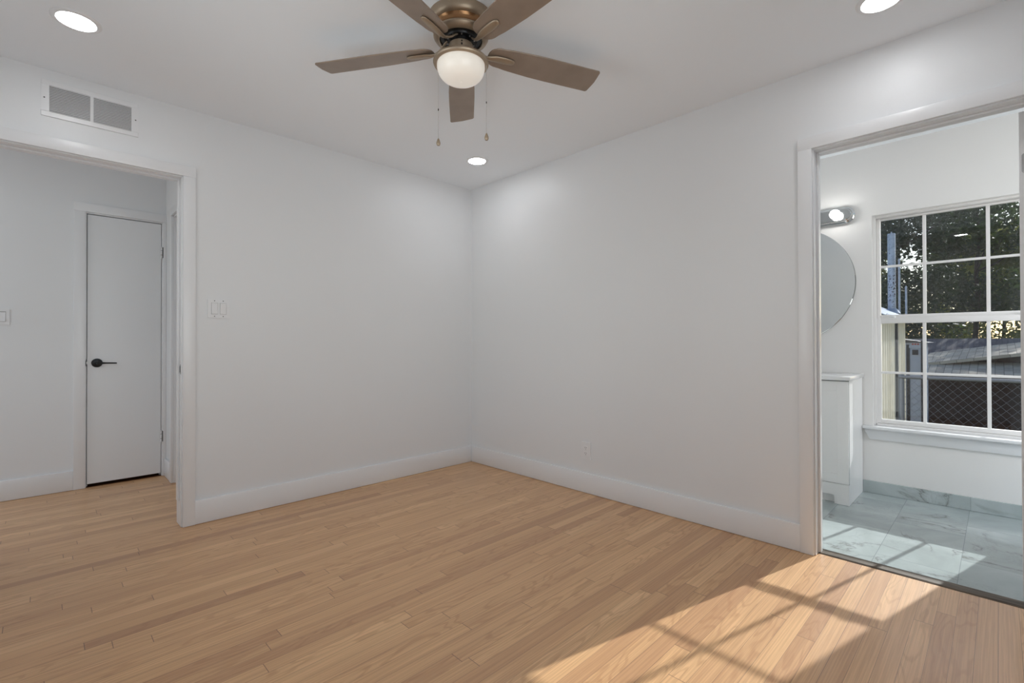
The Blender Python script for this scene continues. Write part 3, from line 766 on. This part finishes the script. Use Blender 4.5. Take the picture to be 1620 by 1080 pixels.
# ------------------------------------------------------------------ outdoors
random.seed(7)
b = bm_new()
nx, ny = 24, 24; vs = []
for i in range(nx + 1):
    for j in range(ny + 1):
        x = 1.6 + 50 * (i / nx) ** 1.6; y = -25 + 45 * j / ny
        z = -.50 - .035 * min(x - 1.6, 14) + random.uniform(-.03, .03)
        vs.append(b.verts.new((x, y, z)))
for i in range(nx):
    for j in range(ny):
        a = i * (ny + 1) + j; b.faces.new((vs[a], vs[a + ny + 1], vs[a + ny + 2], vs[a + 1]))
obj('ground', b, MT['grass'], kind='structure', smooth=80)
def gz(x): return -.50 - .035 * min(x - 1.6, 14)

# beige corrugated lean-to
ls = thing('corrugated_shed', 'beige corrugated metal shed wall standing in sun outside the bathroom window, left side', 'shed', (4.6, -2.2, gz(6)))
zo = gz(6)
b = bm_new(); x = 0; pr = [(0, 0)]
while x < 3.02:
    pr += [(x + .10, 0), (x + .115, -.025), (x + .145, -.025), (x + .16, 0)]; x += .19
pr += [(x, 0), (x, .05), (0, .05)]
prism(b, pr, 2, -.1, 2.02); obj('corrugated_wall', b, MT['siding'], ls)
b = bm_new(); box(b, 2.98, 3.06, 0.06, 2.6, -.1, 2.0); obj('end_wall', b, MT['siding'], ls)
b = bm_new(); t = bm_new(); xr = -.1; prr = []
while xr < 3.3: prr += [(xr, 0), (xr + .04, .02), (xr + .08, 0)]; xr += .12
prr += [(xr, -.012), (-.1, -.012)]
prism(t, prr, 1, 0, 1.9); merge(b, t, mtx=Matrix.Translation((0, -.175, 2.04)) @ Matrix.Rotation(R(27), 4, 'X'))
obj('roof', b, MT['galv'], ls)
b = bm_new(); box(b, 1.88, 1.96, -.055, -.012, .0, 2.0); obj('downpipe', b, MT['navy'], ls)
random.seed(3)

fp = thing('flue_pipe', 'tall galvanised flue pipe with rusty spots rising behind the shed roof edge', 'pipe', (7.2, -2.10, 1.56))
b = bm_new(); lathe(b, [(.053, -.02), (.053, 1.25), (.051, 1.265), (0, 1.27)], n=28); pp = obj('pipe', b, MT['rustpipe'], fp, smooth=40)
b = bm_new(); lathe(b, [(.010, 1.27), (.010, 1.295), (0, 1.295)], n=10); obj('pipe_tip', b, MT['galv'], pp)
b = bm_new(); lathe(b, [(.115, -.045), (.07, .03), (.054, .035)], n=24); obj('flashing', b, MT['galv'], fp, smooth=40)
for (x, y, z0, z1, lab) in ((7.3, -2.186, 1.50, 2.39, 'thin grey mast beside the flue pipe, taller of the two masts'), (7.5, -2.25, 1.47, 1.95, 'thin grey mast right of the flue pipe, shorter of the two masts')):
    mm = thing('mast', lab, 'pole', (x, y, z0))
    b = bm_new(); tube(b, [(0, 0, -.02), (0, 0, z1 - z0)], .014, 10); obj('pole', b, MT['galv'], mm, smooth=50)
    b = bm_new(); tube(b, [(0, 0, z1 - z0), (0, 0, z1 - z0 + .03)], [.018, .006], 10); obj('cap', b, MT['galv'], mm)

# playhouse with lap siding and arched door head
ph = thing('playhouse', 'pale blue lap-sided playhouse with an arched head behind the beige shed', 'playhouse', (9.6, -2.14, gz(9.6)))
zt = 1.09 - gz(9.6)
b = bm_new(); n = 15
for i in range(n):
    z0 = i * (zt - .05) / n; z1 = (i + 1) * (zt - .05) / n
    prism(b, [(0, z0), (-.02, z0), (-.004, z1), (0, z1)], 1, 0.11, .62)
    prism(b, [(0.0, z0), (-.02, z0), (-.004, z1), (0, z1)], 1, -.12, .06)
box(b, 0, 1.2, -.12, .62, 0, zt - .05); obj('siding_wall', b, MT['pale'], ph)
b = bm_new(); box(b, -.03, .0, .06, .11, 0, zt - .1); box(b, -.035, .0, -.16, -.11, 0, zt - .02); box(b, -.03, -.005, -.07, .02, zt - .30, zt - .20); obj('dark_trim', b, MT['navy'], ph)
b = bm_new(); prism(b, [(-.03 + .10 * math.cos(R(180 * k / 12)) , zt - .16 + .14 * math.sin(R(180 * k / 12))) for k in range(13)], 0, -.032, -.004); ar = obj('arched_head', b, MT['pale'], ph)
b = bm_new()
for dy in (-.07, -.03, .01): tube(b, [(-.036, dy, zt - .09), (-.031, dy, zt - .09)], .017, 8)
obj('red_dots', b, MT['redp'], ar)
b = bm_new(); prism(b, [(-.22, zt - .06), (.70, zt - .06), (.24, zt + .02)], 0, -.06, 1.3); obj('roof', b, MT['fascia'], ph)

# chain-link fence
cf = thing('chain_link_fence', 'chain-link fence with a top rail crossing the lower half of the bathroom window view', 'fence', (3.55, -2.62, gz(3.55)))
fh = .70 - gz(3.55); fl = 2.9
b = bm_new(); p = .072; r_ = .0013; tmp = []
def wire(a, c):
    tube(b, [a, c], r_, 3, caps=False)
k = -int(fh / p) - 1
while k * p < fl:
    y0 = k * p
    for s in (0, 1):
        pts = []
        z0, z1 = 0.05, fh - .02
        ya, yb_ = (y0, y0 + (z1 - z0) * .95) if s == 0 else (y0 + (z1 - z0) * .95, y0)
        # clip to 0..fl
        def cl(ya, za, yb_, zb):
            for _ in range(2):
                if ya > yb_: ya, za, yb_, zb = yb_, zb, ya, za
                if yb_ < 0 or ya > fl: return None
                if ya < 0: za += (zb - za) * (0 - ya) / (yb_ - ya); ya = 0
                if yb_ > fl: zb = za + (zb - za) * (fl - ya) / (yb_ - ya); yb_ = fl
            return ya, za, yb_, zb
        q = cl(ya, z0, yb_, z1)
        if q and abs(q[0] - q[2]) > .01: wire((.003 * (1 if s else -1), -q[0], q[1]), (.003 * (1 if s else -1), -q[2], q[3]))
    k += 1
obj('wire_mesh', b, MT['wire'], cf)
b = bm_new(); tube(b, [(0, .02, fh), (0, -fl, fh)], .017, 12); obj('top_rail', b, MT['wire'], cf, smooth=50)
for yy in (0, -fl):
    b = bm_new(); tube(b, [(.02, yy, -.1), (.02, yy, fh + .04)], .025, 12); obj('post', b, MT['wire'], cf, smooth=50)

# neighbouring buildings
def uvq(bm, pts, sc=1.0):
    uv = bm.loops.layers.uv.verify(); vs = [bm.verts.new(p) for p in pts]; f = bm.faces.new(vs)
    o0 = Vector(pts[0]); e1 = (Vector(pts[1]) - o0).normalized(); nn = e1.cross(Vector(pts[2]) - o0).normalized(); e2 = nn.cross(e1)
    for lp in f.loops: d = lp.vert.co - o0; lp[uv].uv = (d.dot(e1) * sc, d.dot(e2) * sc)
    return f
def slab_roof(bm, pts, th=.06):
    uvq(bm, pts); n = (Vector(pts[1]) - Vector(pts[0])).cross(Vector(pts[2]) - Vector(pts[0])).normalized()
    if n.z < 0: n = -n
    lo = [Vector(p) - n * th for p in pts]; uvq(bm, list(reversed(lo)))
    for i in range(len(pts)): j = (i + 1) % len(pts); uvq(bm, [pts[i], pts[j], lo[j], lo[i]])
def robj(name, bm, m, parent):
    me = bpy.data.meshes.new(name); bm.to_mesh(me); bm.free(); me.materials.append(m)
    o = bpy.data.objects.new(name, me); C.objects.link(o); o.parent = parent; return o
ga = thing('brown_outbuilding', 'low dark brown wooden outbuilding with tan shingled roofs behind the chain-link fence', 'building', (12, -3, gz(12)))
g0 = gz(12)
# front lean-to roof, eave towards the house at x=12
ez = .30 - g0
b = bm_new(); slab_roof(b, [(0, 1.0, ez), (1.7, 1.0, ez + .36), (1.7, -3.5, ez + .36), (0, -3.5, ez)]); robj('porch_roof', b, MT['shingB'], ga)
b = bm_new(); box(b, -.02, .0, -3.5, 1.0, ez - .13, ez - .03); obj('fascia', b, MT['fascia'], ga)
b = bm_new(); box(b, .25, .33, -3.4, .9, -.1, ez + .0); obj('wall', b, MT['brownw'], ga)
# gable behind, rake rising to the right
b = bm_new(); prism(b, [(.1, ez + .02), (-3.6, ez + .02), (-3.6, ez + .98), (-1.9, ez + .68), (.1, ez + .26)], 0, 1.2, 1.3); obj('gable_wall', b, MT['brownw'], ga)
b = bm_new(); slab_roof(b, [(.85, 1.05, ez + .20), (3.2, 1.05, ez + .42), (3.2, -3.6, ez + 1.22), (.85, -3.6, ez + .98)], .07); robj('gable_roof', b, MT['shingB'], ga)
hs2 = thing('neighbour_house', 'neighbouring house with a broad grey shingled roof seen beyond the brown outbuilding', 'building', (18, -3, gz(18)))
g1 = gz(18); rz = 1.14 - g1
b = bm_new(); slab_roof(b, [(0, 4.5, rz - 1.15), (3.2, 4.5, rz), (3.2, -2.2, rz), (0, -2.2, rz - 1.15)]); slab_roof(b, [(3.2, 4.5, rz), (6.4, 4.5, rz - 1.15), (6.4, -2.2, rz - 1.15), (3.2, -2.2, rz)]); robj('roof', b, MT['shingA'], hs2)
b = bm_new(); box(b, .4, 6.0, -2.0, 4.3, -.1, rz - 1.15); obj('wall', b, MT['brownw'], hs2)

# trees: crown of leaves and branching trunk
def leaf_crown(name, blobs, nleaf, size, m, seed):
    random.seed(seed); b = bm_new()
    tot = sum(r ** 2 for *_, r in blobs)
    for (cx, cy, cz, r) in blobs:
        for _ in range(int(nleaf * r * r / tot)):
            d = Vector((random.gauss(0, 1), random.gauss(0, 1), random.gauss(0, 1))).normalized()
            p = Vector((cx, cy, cz)) + Vector((d.x, d.y, d.z * .8)) * r * random.uniform(.35, 1.0) ** .6
            u = Vector((random.gauss(0, 1), random.gauss(0, 1), random.gauss(0, .7))).normalized()
            v_ = u.cross(Vector((random.gauss(0, 1), random.gauss(0, 1), random.gauss(0, 1)))).normalized()
            s = size * random.uniform(.6, 1.3)
            q = [p - u * s, p + v_ * s * .45, p + u * s, p - v_ * s * .45]
            b.faces.new([b.verts.new(c) for c in q])
    return b
def trunk(h, r, br, seed):
    random.seed(seed); b = bm_new()
    pts = [(0, 0, -.3)]; 
    for k in range(1, 7): pts.append((random.uniform(-.12, .12) * k * .5, random.uniform(-.12, .12) * k * .5, h * k / 6))
    tube(b, pts, [r * (1 - .12 * k) for k in range(7)], 10)
    for _ in range(br):
        k = random.randint(2, 6); s = Vector(pts[k]); a = random.uniform(0, 6.28); L = random.uniform(.9, 2.2)
        e = s + Vector((math.cos(a) * L, math.sin(a) * L, random.uniform(.4, 1.4)))
        mid = (s + e) / 2 + Vector((0, 0, -.12)); tube(b, [s, mid, e], [r * .45, r * .3, r * .12], 7)
    return b
def tree(name, label, x, y, h, r, m, nleaf, size, seed, base=.35):
    t = thing(name, label, 'tree', (x, y, gz(x)), group='trees beyond the bathroom window')
    random.seed(seed); bl = []
    for k in range(26):
        a = random.uniform(0, 6.28); q = random.uniform(0, 1) ** .5 * r * .75; zz = random.uniform(base * h, h)
        q *= (1 - .5 * ((zz - base * h) / (h * (1 - base))) ** 2)
        bl.append((math.cos(a) * q, math.sin(a) * q, zz, random.uniform(.32, .55) * r))
    obj('foliage', leaf_crown('f', bl, nleaf, size, m, seed + 1), m, t)
    obj('trunk', trunk(h * .8, .14, 10, seed + 2), MT['bark'], t, smooth=60)
    return t
tree('tree', 'dense dark tree filling the left panes of the upper sash', 28, .3, 12.5, 3.2, MT['leafd'], 20000, .115, 11, .12)
tree('tree', 'looser tree with sky showing through in the right pane of the upper sash', 28, -6.3, 11, 2.9, MT['leafd'], 8500, .115, 31, .44)
tree('tree', 'dense dark tree filling the middle panes of the upper sash', 35.5, -2.4, 15, 3.6, MT['leafd'], 21000, .14, 21, .27)
tree('tree', 'olive-green tree low behind the grey roof', 43.5, -3.6, 8.6, 3.8, MT['leafo'], 16000, .16, 51, .02)
tree('tree', 'far green tree at the left edge of the window view', 43.5, 4.6, 14, 3.8, MT['leafo'], 12000, .16, 61, .1)
tree('tree', 'far dark tree behind the middle of the window view', 53, -1.0, 18, 5.0, MT['leafd'], 14000, .2, 71, .15)
